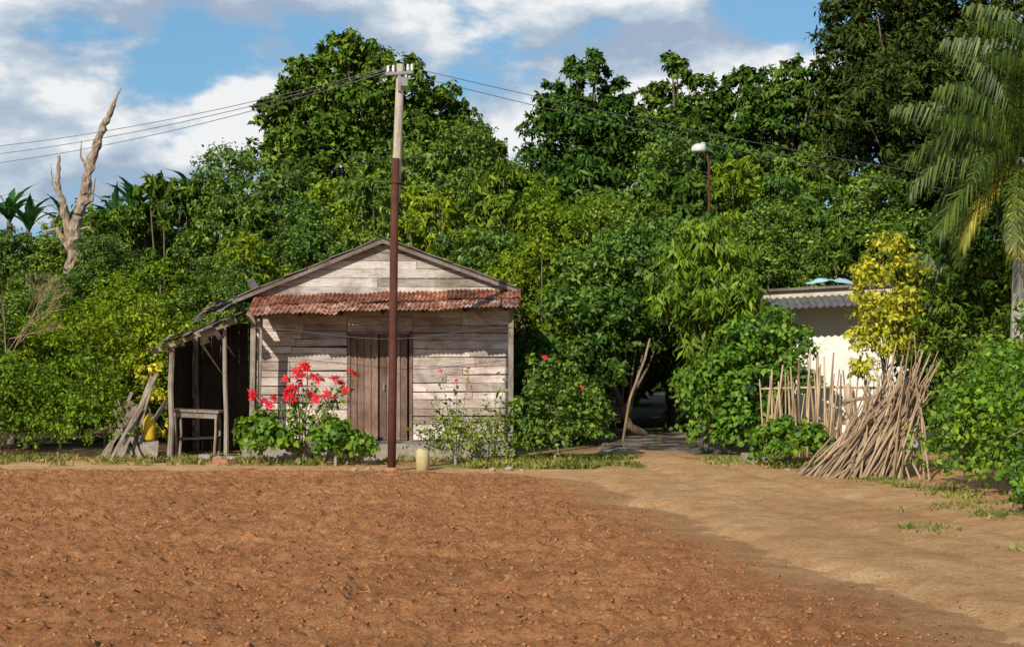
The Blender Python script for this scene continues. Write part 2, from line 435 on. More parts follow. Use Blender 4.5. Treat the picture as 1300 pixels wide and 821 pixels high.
s=add('wet_slab',V,gridF(120,50),t.m,smooth=True); tagstruct(s,'wet grey concrete slab with puddles under trees')

# soil clods (stuff)
ico=np.array([(0,0,1),(0,0,-1),(1,0,0),(-1,0,0),(0,1,0),(0,-1,0)],float)
tri=np.array([(0,2,4),(0,4,3),(0,3,5),(0,5,2),(1,4,2),(1,3,4),(1,5,3),(1,2,5)])
n=110000
y=6.8+16.3*rng.random(n)**1.15; x=(rng.random(n)*2-1)*(.36*y+.8)
mk=fieldmask(x,y); keep=(rng.random(n)<mk**1.2*.85+.03)&(x<6.0); x=x[keep];y=y[keep];mk=mk[keep];n=len(x)
s=(.005+.024*rng.random(n)**5)*(.45+.55*mk)
v=ico[None]*rng.uniform(.55,1.35,size=(n,6,1))*s[:,None,None]*np.array([1,1,.7])
v+=rng.normal(size=(n,6,3))*.2*s[:,None,None]
zz=mk*(soilheight(x,y)+.001)+.012*(1-mk)
V=v+np.stack([x,y,zz],-1)[:,None,:]
F_=(tri[None]+6*np.arange(n)[:,None,None]).reshape(-1,3)
o=add('soil_clods',V.reshape(-1,3),F_,M_clod,smooth=True); tag(o,'loose red brown soil clods on the field','soil',kind='stuff')

# ------------------------------------------------------------------ wooden house
HX=empty('wooden_house',(-2.25,28,0))
tag(HX,'weathered grey plank house with rusty tin porch awning','house')
def boards(x0,x1,z0,z1,yf,h=.14,th=.025,clip=None,split=True):
    mb=MB(); z=z0
    while z<z1-.02:
        hh=min(h*random.uniform(.8,1.15),z1-z); segs=[(x0,x1)]
        if split and random.random()<.75:
            s=random.uniform(x0+.3*(x1-x0),x0+.7*(x1-x0)); segs=[(x0,s-.004),(s+.004,x1)]
        for a,b in segs:
            yj=yf+random.uniform(-.009,.009); tl=random.uniform(-.012,.012); gp=random.choice([.006,.008,.010,.018])
            if clip:
                la,lb=clip(z); ta,tb=clip(z+hh-gp)
                q=[(max(a,la),z),(min(b,lb),z+tl),(min(b,tb),z+hh-gp+tl),(max(a,ta),z+hh-gp)]
                if q[1][0]<=q[0][0]+.02: continue
                if q[2][0]<q[3][0]: q[2]=q[3]=((q[2][0]+q[3][0])/2,q[2][1])
                if a>q[1][0] or b<q[0][0]: continue
            else: q=[(a,z),(b,z+tl),(b,z+hh-gp+tl),(a,z+hh-gp)]
            mb.prism(q,yj-th,yj)
        z+=hh
    return mb
WY=27.7
mb=MB(); mb.box((-2.25,29.7,.13),(4.6,6.3,.26)); mb.obj('floor_slab',M_conc,HX)
mb=boards(-4.48,-2.90,.27,2.62,WY); mb.merge(boards(-1.74,-.06,.27,2.62,WY)); mb.merge(boards(-2.89,-1.75,2.16,2.62,WY,split=False))
for xx in (-4.47,-.07):
    z=.27
    while z<2.6:
        mb.box((xx,30.27,z+.075),(.025,5.1,.143)); z+=.155
mb.box((-2.27,32.85,1.45),(4.4,.03,2.35))
mb.obj('wall',M_board,HX)
mb=MB()
for i in range(8):
    mb.box((-2.78+.123*i+(.02 if i>3 else 0),WY-.015+random.uniform(-.004,.004),1.19),(.112,.03,1.84))
D=mb.obj('door',M_door,HX)
mb=MB(); mb.box((-2.25,WY-.05,1.2),(.03,.03,.12)); hd=mb.obj('handle',M_metal,HX); hd.parent=D
mb=MB(); mb.box((-2.865,WY-.02,1.2),(.055,.07,1.88)); mb.box((-1.775,WY-.02,1.2),(.055,.07,1.88)); mb.box((-2.32,WY-.02,2.145),(1.03,.07,.05))
mb.obj('door_frame',M_door,HX)
for i,(x,h) in enumerate([(-4.42,2.42),(-.02,2.56)]):
    mb=MB(); mb.box((x,26.85,h/2),(.085,.085,h),(0,R(random.uniform(-.8,.8)),0)); mb.obj('post',M_post,HX)
mb=MB(); mb.box((-4.32,26.95,1.25),(.055,.055,2.3),(0,R(1.5),0)); mb.obj('post',M_post,HX)
mb=MB(); mb.box((-2.22,26.85,2.49),(4.6,.07,.10),(0,-R(1.9),0)); mb.obj('beam',M_post,HX)
for i in range(7):
    mb=MB(); x=-4.3+i*.7; zl=2.40+(x+4.45)*.03
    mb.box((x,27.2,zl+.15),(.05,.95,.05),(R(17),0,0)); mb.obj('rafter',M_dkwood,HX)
def corr(x0,x1,y0,y1,zf,amp=.012,period=.076,ny=6):
    xs=np.arange(x0,x1,period/8); V=[]
    for j in range(ny):
        tt=j/(ny-1)
        for x in xs:
            V.append((x,y0+(y1-y0)*tt,zf(x,tt)+amp*math.sin(2*math.pi*x/period)))
    return np.array(V),gridF(ny,len(xs))
rd=random.Random(5)
def sheetrow(x0,x1,wd,y0,y1,z0,sl0,sl1,rise,mat,label=None,jy=.06,jz=.02):
    Vs=[];Fs=[];k=0;x=x0
    while x<x1-.01:
        x2=min(x+wd*rd.uniform(.6,1.3),x1); a=rd.uniform(-jz,jz); b=rd.uniform(-jz,jz); yy=y0+rd.uniform(-jy,jy)
        V,F=corr(x,x2+.03,yy,y1,lambda X_,t_:z0+(X_+4.45)*(sl0+(sl1-sl0)*t_)+rise*t_+(a+(b-a)*(X_-x)/max(x2-x,.1))*(1-t_)+.012*math.sin(X_*7+a*300))
        Vs.append(V);Fs.append(F+k);k+=len(V);x=x2
    o=add('awning_sheets',np.concatenate(Vs),np.concatenate(Fs),mat,HX,True)
    if label:o["label"]=label
sheetrow(-4.47,.10,.7,26.40,27.05,2.42,.036,.030,.20,M_rust,'faded rusty corrugated iron sheets',.08,.026)
sheetrow(-4.50,.12,.8,26.92,27.60,2.615,.030,.024,.20,M_rust2,None,.08,.018)
PK=(-2.25,3.76); LE=(-4.86,2.70); RE=(.12,2.88)
def clip(z):
    return (LE[0]+(z-LE[1])/(PK[1]-LE[1])*(PK[0]-LE[0])+.02, RE[0]+(z-RE[1])/(PK[1]-RE[1])*(PK[0]-RE[0])-.02)
boards(-4.48,.0,2.66,3.72,27.6,h=.15,clip=clip).obj('gable',M_gable,HX)
for (E,s) in ((LE,-1),(RE,1)):
    xs=np.linspace(0,1,5); ysn=np.arange(27.40,33.4,.0125)
    V=[(PK[0]+(E[0]-PK[0])*tt, yy, PK[1]+(E[1]-PK[1])*tt+.03+.014*math.sin(2*math.pi*yy/.1)) for yy in ysn for tt in xs]
    add('roof',V,gridF(len(ysn),5),M_roofgrey,HX,True)
    mb=MB()
    q=[(PK[0],PK[1]+.015),(E[0],E[1]+.015),(E[0],E[1]-.05),(PK[0],PK[1]-.055)]
    if s>0: q=q[::-1]
    mb.prism(q,27.41,27.45)
    mb.obj('fascia',M_roofbd,HX)
aR=math.atan2(PK[1]-RE[1],RE[0]-PK[0]); aL=math.atan2(PK[1]-LE[1],PK[0]-LE[0])
for i in range(6):
    mb=MB(); tt=.12+i*.155; x=PK[0]+(RE[0]-PK[0])*tt; z=PK[1]+(RE[1]-PK[1])*tt
    mb.box((x,27.68+random.uniform(-.06,.03),z+.055),(.40,.55,.018),(0,aR-R(random.uniform(-4,5)),0)); mb.obj('roof_patch',M_roofbd,HX)
for i in range(6):
    mb=MB(); tt=.12+i*.155; x=PK[0]+(LE[0]-PK[0])*tt; z=PK[1]+(LE[1]-PK[1])*tt
    mb.box((x,27.70+random.uniform(-.06,.03),z+.055),(.43,.55,.018),(0,-aL+R(random.uniform(-4,4)),0)); mb.obj('roof_patch',M_roofbd,HX)
mb=MB()
for i in range(12):
    t0=i/12; x=-6.16+1.55*t0+.06; ln=2.7+random.uniform(-.5,.25)
    zz=1.86+.56*(t0+.05)+.13+random.uniform(-.02,.02)
    mb.box((x,26.55+ln/2+random.uniform(-.14,.08),zz),(.145,ln,.018),(R(5.0+random.uniform(-1,1)),-R(20.5),R(random.uniform(-2.5,2.5))))
mb.obj('lean_to_roof',M_roofbd,HX)
mb=MB()
for i in range(11):
    mb.box((-5.55+i*.09,28.6+random.uniform(-.3,.2),2.52+.04*i+random.uniform(-.05,.06)),(.13,1.4+random.uniform(-.6,.5),.018),(R(9+random.uniform(-7,7)),-R(18+random.uniform(-8,8)),R(random.uniform(-14,14))))
mb.obj('lean_to_patch',M_roofbd,HX)
mb=MB(); mb.box((-5.40,26.75,2.07),(1.55,.05,.07),(0,-R(20.5),0)); mb.obj('beam',M_post,HX)
for (x,y,h,a,rr) in [(-5.80,26.8,1.98,-2,.05),(-4.9,26.95,2.25,1,.04),(-5.85,29.2,2.2,0,.05)]:
    mb=MB(); mb.tube([(x+math.sin(R(a))*h*.3,y,-.05),(x+.015,y,h*.3),(x-.01,y,h*.6),(x-math.sin(R(a))*h*.4,y,h)],[rr*1.15,rr,rr*.95,rr*.9],8,rough=.08); mb.obj('post',M_post,HX)
mb=MB()
for i in range(9): mb.box((-6.0+i*.17,29.25,1.1),(.16,.02,2.2+i*.05))
for i in range(8): mb.box((-5.92,27.3+i*.25,.95),(.02,.24,1.85+.02*i))
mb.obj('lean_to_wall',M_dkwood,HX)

T=empty('work_table',(-5.4,27.2,0)); tag(T,'rough wooden work table under the lean-to','table')
mb=MB(); mb.box((-5.42,27.2,.80),(.80,.5,.04),(0,R(2.5),0)); mb.obj('top',M_post,T)
mb=MB(); mb.box((-5.42,27.0,.725),(.74,.03,.08),(0,R(2.5),0)); mb.obj('apron',M_post,T)
for (x,y) in ((-5.75,27.0),(-5.08,27.0),(-5.75,27.4),(-5.08,27.4)):
    mb=MB(); mb.tube([(x+random.uniform(-.04,.04),y,-.02),(x,y,.4),(x+random.uniform(-.02,.02),y,.78)],[.026,.022,.024],6); mb.obj('leg',M_post,T)
mb=MB(); mb.box((-5.42,27.2,.33),(.72,.42,.025),(0,R(-2),0)); mb.obj('shelf',M_dkwood,T)
mb=MB(); mb.tube([(-6.22,27.0,.30),(-6.22,27.0,.34),(-6.21,27.0,.62),(-6.19,27.0,.70),(-6.18,27.0,.76)],[.09,.11,.11,.08,.03],12)
o=mb.obj('plastic_jug',M_yel,None,True,origin=(-6.2,27.0,.3)); tag(o,'small yellow plastic jug on a stone beside the shed','jug')
mb=MB(); mb.box((-6.22,27.0,.15),(.30,.26,.3),(0,0,.3),.03); o=mb.obj('stone_block',M_stone,None,origin=(-6.22,27.0,0)); tag(o,'rough grey stone block under the jug','stone')
for i,(x,dx,l) in enumerate([(-6.75,.75,1.65),(-6.6,.5,1.5),(-6.95,.6,1.1),(-6.45,-.35,.9),(-6.3,-.5,1.1),(-6.7,.2,1.0),(-6.9,.4,1.2),(-6.55,.65,1.2),(-6.5,.3,1.35)]):
    a=math.asin(min(.9,dx/l)); mb=MB()
    mb.box((0,0,l/2),(random.uniform(.045,.08),.022,l))
    o=mb.obj('wooden_plank',M_post); o.location=(x,26.5+i*.055,0); o.rotation_euler=(R(-8),a,R(random.uniform(-15,15)))
    tag(o,'old dark wooden plank leaning beside the shed','plank',group='planks leaning beside the shed')

# ------------------------------------------------------------------ power pole & wires
PP=empty('utility_pole',(-1.82,23.8,0)); tag(PP,'tall utility pole, rusty steel below and pale wood above','utility pole')
mb=MB(); mb.tube([(-1.82,23.8,-.1),(-1.80,23.8,1.5),(-1.785,23.8,3.2),(-1.76,23.8,4.72)],[.064,.063,.061,.058],14); mb.obj('steel_shaft',M_polerust,PP,True)
mb=MB(); mb.tube([(-1.765,23.91,4.1),(-1.755,23.9,4.4),(-1.74,23.89,4.75),(-1.715,23.87,5.4),(-1.69,23.85,6.15)],[.07,.072,.07,.066,.058],10,rough=.05); mb.obj('wooden_shaft',M_pole_w,PP,True)
mb=MB(); mb.tube([(-1.763,23.855,4.34),(-1.763,23.855,4.37)],[.125,.125],14); mb.obj('clamp',M_polerust,PP,True)
mb=MB(); mb.box((-1.70,23.77,6.0),(.42,.045,.045),(0,R(-4),0)); mb.box((-1.7,23.775,5.85),(.045,.045,.24)); mb.obj('crossarm',M_metal,PP)
for x in (-1.87,-1.79,-1.57,-1.51):
    mb=MB(); z=6.02+(x+1.7)*.07
    mb.tube([(x,23.77,z),(x,23.77,z+.02),(x,23.77,z+.025),(x,23.77,z+.06),(x,23.77,z+.065),(x,23.77,z+.09),(x,23.77,z+.11)],[.012,.03,.018,.026,.016,.022,.008],10)
    mb.obj('insulator',M_white,PP,True)
mb=MB(); mb.box((-1.62,23.72,5.86),(.10,.08,.13)); mb.obj('junction_box',M_metal,PP)
mb=MB(); mb.tube([(-1.82,23.8,0),(-1.82,23.8,.06)],[.14,.10],12); mb.obj('footing',M_brick,PP,True)
def wire(a,b,sag,label,r=.006):
    mb=MB(); a=Vector(a);b=Vector(b); pts=[]
    for i in range(25):
        s=i/24; p=a.lerp(b,s); p.z-=sag*4*s*(1-s); pts.append(p)
    mb.tube(pts,[r]*25,5); o=mb.obj('power_line',M_wire,None,True,origin=tuple(a)); tag(o,label,'wire',group='overhead power lines')
wire((-1.87,23.77,6.08),(-19,40,7.0),.55,'thin black overhead wire strung from the pole')
wire((-1.79,23.77,6.08),(-19,40,6.75),.58,'thin black overhead wire strung from the pole')
wire((-1.79,23.77,6.05),(-19,40,6.5),.62,'thin black overhead wire strung from the pole')
wire((-1.51,23.77,6.08),(14.0,32.5,4.75),.22,'thin black overhead wire strung from the pole')
wire((-1.57,23.77,5.98),(14.0,32.5,4.5),.26,'thin black overhead wire strung from the pole')
mb=MB(); pts=[]
for i in range(20):
    s=i/19; pts.append((-4.4+4.4*s,26.78,2.22-.16*math.sin(math.pi*s)+.03*math.sin(9*s)))
mb.tube(pts,[.005]*20,4); o=mb.obj('clothes_line',M_wire,None,True,origin=(-4.4,26.78,2.2)); tag(o,'sagging thin line strung between porch posts','rope')

SL=empty('street_lamp',(4.22,34,0)); tag(SL,'thin rusty pole with a pale lamp head','street lamp')
mb=MB(); mb.tube([(4.26,34,-.1),(4.26,34,3),(4.25,34,5.9),(4.2,34,6.12),(4.12,34,6.2)],[.045,.04,.03,.025,.025],8); mb.obj('shaft',M_polerust,SL,True)
mb=MB(); mb.tube([(4.14,33.95,6.22),(4.1,33.95,6.3),(4.06,33.95,6.33)],[.05,.08,.04],10); mb.tube([(4.02,33.95,6.14),(4.02,33.95,6.18),(4.02,33.95,6.26),(4.02,33.95,6.32)],[.14,.17,.15,.07],14); mb.obj('lamp_head',M_white,SL,True)

# ------------------------------------------------------------------ plaster hut
HU=empty('plaster_hut',(6.6,30,0)); tag(HU,'small cream plaster hut with corrugated grey awning','hut')
mb=MB(); mb.box((6.9,31.5,1.4),(4.4,3.0,2.8)); mb.obj('wall',M_cream,HU)
mb=MB(); mb.box((6.8,31.35,2.96),(5.0,3.5,.17),(0,-R(3),0)); mb.obj('roof',M_fascia,HU)
mb=MB(); mb.box((6.8,31.35,3.08),(5.15,3.7,.05),(0,-R(3),0)); mb.obj('roof_edge',M_roofbd,HU)
V,F_=corr(4.2,9.2,29.1,29.60,lambda X_,t_:2.59+.22*t_+(X_-4.5)*.05,amp=.016,period=.13); add('awning',V,F_,M_fibre,HU,True)
mb=MB(); mb.box((4.95,29.985,1.0),(.6,.04,2.0)); mb.obj('door',M_interior,HU)  # flat near-black panel on the wall; shade inside the doorway is its colour
mb=MB()
for x in (4.62,5.28): mb.box((x,29.96,1.02),(.06,.08,2.04))
mb.box((4.95,29.96,2.07),(.6,.08,.06)); mb.obj('door_frame',M_post,HU)
xx=np.linspace(-.45,.45,16); yy=np.linspace(-.25,.25,10); X,Y=np.meshgrid(xx,yy)
Z=.02+.18*fbm(X*5+3,Y*6+1,3)*np.clip(1.6-(X/.45)**2-(Y/.25)**2,0,1)
V=np.stack([X+6.0,Y+29.9,Z+3.08],-1).reshape(-1,3)
o=add('crumpled_tarpaulin',V,gridF(10,16),M_blue,None,False,origin=(6.0,29.9,3.08)); tag(o,'crumpled pale blue tarpaulin lying on the hut roof','tarpaulin')

# ------------------------------------------------------------------ stick fence and pile
FE=empty('stick_fence',(5.3,26,0)); tag(FE,'rustic fence of uneven upright cut sticks','fence')
rd=random.Random(11)
for i in range(72):
    x=4.15+i*.033+rd.uniform(-.025,.025); h=1.10+.50*rd.random()+(.3 if 18<i<32 else 0); a=rd.uniform(-.16,.16)
    mb=MB(); r_=rd.uniform(.011,.023)
    mb.tube([(x,26+rd.uniform(-.08,.08),-.05),(x+a*.5+rd.uniform(-.03,.03),26,h*.5),(x+a,26+rd.uniform(-.08,.08),h)],[r_,r_*.95,r_*.6],6)
    mb.obj('stake',M_stick,FE,True)
for z in (.6,1.2):
    mb=MB(); mb.tube([(4.1,26.04,z),(5.3,26.04,z+.03),(6.7,26.04,z)],[.018,.02,.018],6); mb.obj('rail',M_stick,FE,True)
rackE=empty('support_rail',(5.5,23.9,0)); tag(rackE,'rough pole rail the cut sticks lean against','rail')
for x in (5.1,6.2):
    mb=MB(); mb.tube([(x,23.9,-.05),(x,23.9,1.3)],[.04,.035],7); mb.obj('post',M_stick,rackE,True)
mb=MB(); mb.tube([(5.0,23.86,1.05),(6.3,23.86,1.25)],[.03,.03],7); mb.obj('rail',M_stick,rackE,True)
protos=[]
for i in range(10):
    mb=MB(); r_=rd.uniform(.012,.022); pts=[(0,0,0)];x=y=0; bow=rd.uniform(-.06,.06)
    for j in range(1,7):
        x+=rd.uniform(-.016,.016); y+=rd.uniform(-.016,.016); pts.append((x+bow*math.sin(j*.52),y,j/6))
    mb.tube(pts,[r_*(1-.09*j) for j in range(7)],6)
    protos.append(mesh_data('cut_stick',mb.V,mb.F,M_stick,True))
for i in range(190):
    u=rd.random()
    bx=4.20+1.15*u+rd.gauss(0,.12); by=21.85+1.1*rd.random()
    tx=5.15+.95*u**.8+rd.gauss(0,.15); tz=.70+.50*u+.80*rd.random()*(.35+.65*u); ty=23.1+rd.uniform(-.3,.6)
    q=rd.random()
    if q<.12: bx+=.6; tx-=.25
    elif q<.22: tz*=.6; tx+=.2; bx-=.12
    a=Vector((bx,by,.0)); b=Vector((tx,ty,tz)); d=b-a
    o=bpy.data.objects.new('cut_stick',protos[i%10]); link(o)
    o.location=a; L=d.length*rd.uniform(.88,1.12); s_=rd.uniform(.8,1.3); o.scale=(s_,s_,L)
    o.rotation_mode='QUATERNION'; o.rotation_quaternion=d.to_track_quat('Z','Y')
    tag(o,'pale bare cut stick leaning in a heap','stick',group='cut sticks leaning in a heap')

# ------------------------------------------------------------------ small ground things
mb=MB(); mb.tube([(-1.36,24,-.02),(-1.36,24,.28),(-1.35,24,.32)],[.11,.10,.08],14); o=mb.obj('concrete_post_stub',M_postyel,None,True,origin=(-1.36,24,0)); tag(o,'short pale yellow concrete stub beside the pole','post')
mb=MB(); mb.box((3.84,25,.10),(.36,.22,.2),(0,0,.2),.015); o=mb.obj('concrete_block',M_conc,None,origin=(3.84,25,0)); tag(o,'grey concrete block lying on bare earth','block')
def stone(x,y,s,mat=M_stone,name='stone',label='small rough grey stone on the bare earth'):
    r=np.random.default_rng(int(abs(x*100+y*7)))
    bm=bmesh.new(); bmesh.ops.create_icosphere(bm,subdivisions=2,radius=s)
    for v in bm.verts:
        v.co*=r.uniform(.82,1.12); v.co.z*=.6
    me=bpy.data.meshes.new(name); bm.to_mesh(me); bm.free(); me.materials.append(mat)
    o=link(bpy.data.objects.new(name,me)); o.location=(x,y,s*.35); tag(o,label,'stone',group='stones on the ground')
for (x,y,s) in [(-.3,23.9,.06),(-.05,24.0,.07),(.15,23.8,.04),(4.1,23.5,.08),(4.35,23.3,.10),(4.5,23.4,.07),(3.2,24.6,.05),(-4.6,25.8,.12),(-4.85,26.0,.1),(-4.4,25.7,.08),(-5.1,26.2,.13),(1.8,21,.03),(2.6,17,.03),(3.6,19.4,.04),(5.0,18.5,.04),(-2.4,23.9,.06),(-2.2,24.1,.05),(3.0,20.5,.035),(3.9,22.1,.05),(2.2,23.6,.04)]:
    stone(x,y,s)
for i,(x,y) in enumerate([(-4.75,25.6),(-4.55,25.45),(-4.3,25.9)]):
    mb=MB(); mb.box((x,y,.04),(.22,.11,.075),(0,0,i*.9),.006); o=mb.obj('brick',M_brick,None,origin=(x,y,0)); tag(o,'worn red brick lying by the porch','brick',group='bricks by the porch')

# ------------------------------------------------------------------ background woodland (stuff)
r=np.random.default_rng(21)
bl=[]
for x in np.arange(-30,31,1.6):
    for rowy,hh in ((60,6.4),(56,5.0)):
        top=hh+1.2*math.sin(x*.7)+r.uniform(-.6,.6)
        if x<-12: top-=.8
        z=1.0
        while z<top:
            bl.append((x+r.uniform(-.5,.5),rowy+r.uniform(-1,1),z,1.3)); z+=1.35
V,F_=blob_leaves(bl,24,.42,.5,22,subn=18)
o=add('woodland',V,F_,L_wood); tag(o,'dense green woodland closing off the distance','woodland',kind='stuff')

# ------------------------------------------------------------------ tall background trees
def hero(bl2,y,seed,depth=1.1):
    rr=random.Random(seed); return [(x,y+rr.uniform(-depth,depth),z,r_) for x,z,r_ in bl2]
kwH=dict(sub=.21,subn=30,spread=1.45)
B=hero([(-5.15,11.2,.7),(-4.7,11.6,.45),(-5.7,11.2,.55),(-6.5,10.5,.7),(-6.9,10.0,.6),(-7.4,9.6,.65),(-7.5,8.8,.75),(-5.2,10.3,1.1),(-4.1,10.5,.7),(-3.3,10.3,.7),(-2.6,9.9,.65),(-2.0,9.9,.5),(-6.3,9.2,1.1),(-5.0,9.2,1.2),(-3.7,9.0,1.2),(-2.3,8.9,.95),(-1.3,8.7,.65),(-.7,8.2,.55),(-1.6,7.9,.9),(-2.9,7.9,1.2),(-5.5,7.7,1.5),(-7.6,7.9,.8),(-6.9,7.2,1.2),(-4.0,7.3,1.4)],50,1)
tree('tall_tree',(-4.8,50,0),B,L_dark,150,.20,.5,'tall broad dark green tree rising above the woodland','tree',101,.3,**kwH)
B=hero([(1.35,9.9,.45),(1.75,10.6,.34),(1.95,10.1,.4),(2.5,10.2,.5),(2.55,10.85,.28),(3.15,9.8,.45),(3.5,9.3,.45),(1.1,9.2,.6),(2.1,9.2,.8),(3.0,8.9,.8),(3.8,8.5,.7),(1.9,8.3,1.1),(3.0,8.0,1.1),(.9,8.5,.6),(2.4,7.2,1.3),(1.2,7.3,1.0),(3.7,7.8,.9)],48,2,.6)
tree('tall_tree',(2.3,48,0),B,L_dark,165,.18,.45,'tall tree with several narrow leafy tops','tree',102,.2,**kwH)
B=hero([(5.0,10.2,.5),(4.45,9.7,.5),(5.7,9.7,.6),(4.8,9.2,.8),(5.9,8.8,.9),(4.2,8.4,.85),(5.2,7.8,1.2),(4.2,7.5,1.1),(4.85,10.6,.3),(6.3,9.3,.5),(6.4,8.0,1.1)],48,3,.6)
tree('tall_tree',(5.0,48,0),B,L_dark,155,.18,.45,'tall slender dark green tree among the woodland','tree',103,.2,**kwH)
B=hero([(6.9,9.9,.65),(7.6,9.4,.65),(8.3,10.1,.65),(9.1,9.8,.75),(6.8,8.9,1.0),(8.0,8.8,1.1),(9.3,8.7,1.2),(7.2,7.6,1.3),(8.6,7.3,1.4),(9.9,9.7,.65),(10.3,8.4,1.2),(7.2,10.3,.35),(8.7,10.5,.32),(10.6,9.6,.65)],48.5,4,.8)
tree('tall_tree',(8.2,48.5,0),B,L_dark,140,.19,.5,'tall spreading dark green tree with uneven top','tree',104,.24,**kwH)
B=hero([(8.6,9.5,.8),(8.9,10.1,.6),(9.6,10.5,1.0),(9.2,9.2,1.0),(11,10.2,1.5),(8.4,8.2,.8),(8.8,7.6,.9),(10,8.4,1.4),(10.1,9.6,1.1),(11.4,8.4,1.5),(9.3,6.6,1.3),(10.6,6.6,1.5),(12.4,9.6,1.5),(12.8,7.6,1.6),(11.8,11.5,1.5),(10,11.2,1.2),(12.0,5.8,1.5),(9.0,11.2,.8),(10.2,5.4,1.4),(8.5,10.6,.6)],40,5)
tree('mango_tree',(10.6,41,0),B,L_deepshade,180,.19,.34,'huge dense dark mango tree overhanging the yard','tree',105,.12,droop=.6,sub=.22,subn=34,spread=1.35)

def proto_blobs(seed,h=6.0,w=1.9,base=1.1,n=17):
    rr=random.Random(seed); bl=[]
    for i in range(n):
        z=base+(h-base-.5)*((i+.5)/n)
        wid=w*(.65+.45*math.sin(math.pi*min(1,(z-base)/(h-base)+.12)))-.5
        a=i*2.4+rr.uniform(-.5,.5); q=rr.uniform(.35,1.1)
        bl.append((math.cos(a)*wid*q,math.sin(a)*wid*q,z+rr.uniform(-.15,.35),rr.uniform(.38,.9)*(1-.3*z/h)))
    return bl
PR=[]
for i,(mt,sz,asp,dn,sb,dr_) in enumerate([(L_mid,.14,.42,260,.23,.5),(L_yel,.11,.5,300,.28,.3),(L_dark,.19,.32,215,.21,.8),(L_mid,.09,.6,400,.30,.2),(L_yel,.17,.34,225,.22,.8)]):
    e=tree('broadleaf_tree',(0,0,0),proto_blobs(40+i,n=20),mt,dn,sz,asp,'leafy green broadleaf tree in the dense grove','tree',200+i,.13,group='broadleaf trees behind the house',sub=sb,subn=28,spread=1.55,droop=dr_)
    PR.append(e)
rows=[
 (-4.9,38,5.2,.95,3),(-3.4,38.8,6.3,.85,0),(-1.7,38,5.9,.95,4),(-.2,39.5,6.9,.85,2),(1.1,37,5.9,.95,1),(2.7,38.3,5.7,.9,0),(4.0,39,6.6,.85,2),(5.5,39,6.6,.9,4),(7.0,38.5,6.3,.9,0),(8.5,38,5.8,1,3),(10,37,5.3,1,0),
 (-6.3,36,4.5,.95,4),(-9.2,36.5,4.3,.95,3),(-7.9,35,3.9,1,1),(-10.7,38,3.4,1,3),(-12.4,39,3.8,1,1),(-13.8,38,4.8,1,0),
 (-9.6,44,7.1,.8,2),(-8.2,44.5,7.3,.9,3),(-7.1,44,6.4,.9,0),(-10.6,45.5,6.1,1,0),(-12.9,44.5,5.4,1,3),(-14.4,44,5.4,1,0),(-15.9,45,6.0,1,3),
 (-6.2,43,6.9,.85,0),(-4.5,43,6.9,1,1),(-2.8,44,7.8,.85,0),(-1.0,44,7.7,.95,3),(.7,43,7.1,1,4),(2.0,44,7.6,1,2),(6.3,43.5,7.8,.95,0),(4.4,44,7.4,1,3),(8.0,44,7.6,1,0),(11.5,42,6.8,1,0),(13.5,38,7.5,1.2,2),
 (.6,34.6,4.4,.85,1),(1.9,36,4.9,.85,3),(-.6,35.5,4.7,.85,0),(-8.9,32.5,3.1,.8,1),(-10.0,31.5,2.9,.8,3),(-7.3,32,3.0,.8,0),(-6.1,33.5,3.7,.8,3),
 (8.2,28.6,4.3,.8,0),(9.6,30,5.2,1,2),(9.2,26,4.2,.8,3),(11,27,5.5,1,0),(7.6,34.5,4.8,.9,2),(5.6,35,4.9,.9,3),(4.2,35.5,4.6,.8,2),
 (-9.0,29.3,2.5,.75,1),(-9.9,29.0,2.7,.8,3),
]
for i,(x,y,h,wf,pi) in enumerate(rows):
    src=PR[pi]; s=h/6.0
    lab='leafy green broadleaf tree in the dense grove' if pi not in (1,4) else 'yellow green broadleaf tree in the dense grove'
    wf2=wf*(.55+.45/ s if s<1 else 1.0)
    copy_thing(src,(x,y,0),(s*1.05*wf2,s*1.05*wf2,s),i*1.7,label=lab)
for i,e in enumerate(PR):
    e.location=[(15.5,33,0),(-14.5,34,0),(16,44,0),(-17,41,0),(17,38,0)][i]

B=[(3.5,29,3.8,.45),(3.05,29,3.4,.42),(3.9,29.1,3.4,.5),(3.3,28.8,2.8,.58),(3.95,28.9,2.7,.55),(2.85,29.1,2.7,.32),(3.6,29.3,2.2,.55),(4.25,29,2.9,.35),(3.75,29,4.15,.3),(3.7,29.1,1.6,.5),(3.35,29.2,1.2,.35)]
tree('young_mango_tree',(3.6,29.2,0),B,L_mango,330,.20,.24,'bright young mango tree with long drooping leaves','tree',301,.05,droop=1.2,rnd=.7,sub=.33,subn=24,spread=1.35)
B=[(2.5,33,3.7,.8),(1.7,33,3.2,.8),(3.1,33.2,4.0,.8),(2.2,32.6,2.6,.7),(1.3,32.5,2.4,.8),(3.3,33,2.7,.6),(1.0,32,1.5,.7),(1.7,32.3,1.7,.6),(.9,31.5,.7,.6),(2.6,32.6,2.1,.45),(1.5,31.8,.6,.5),(2.0,32,1.3,.4)]
tree('fruit_tree',(2.75,33.2,0),B,L_mid,260,.13,.5,'leafy fruit tree with grey trunk beside the slab','tree',302,.10,spread=1.3)
mb=MB(); mb.tube([(2.2,31.4,0),(2.35,31.4,.9),(2.65,31.4,1.7),(2.75,31.4,2.1)],[.032,.03,.026,.02],8); o=mb.obj('leaning_pole',M_stick,None,True,origin=(2.2,31.4,0)); tag(o,'pale bare pole leaning into the tree','pole')
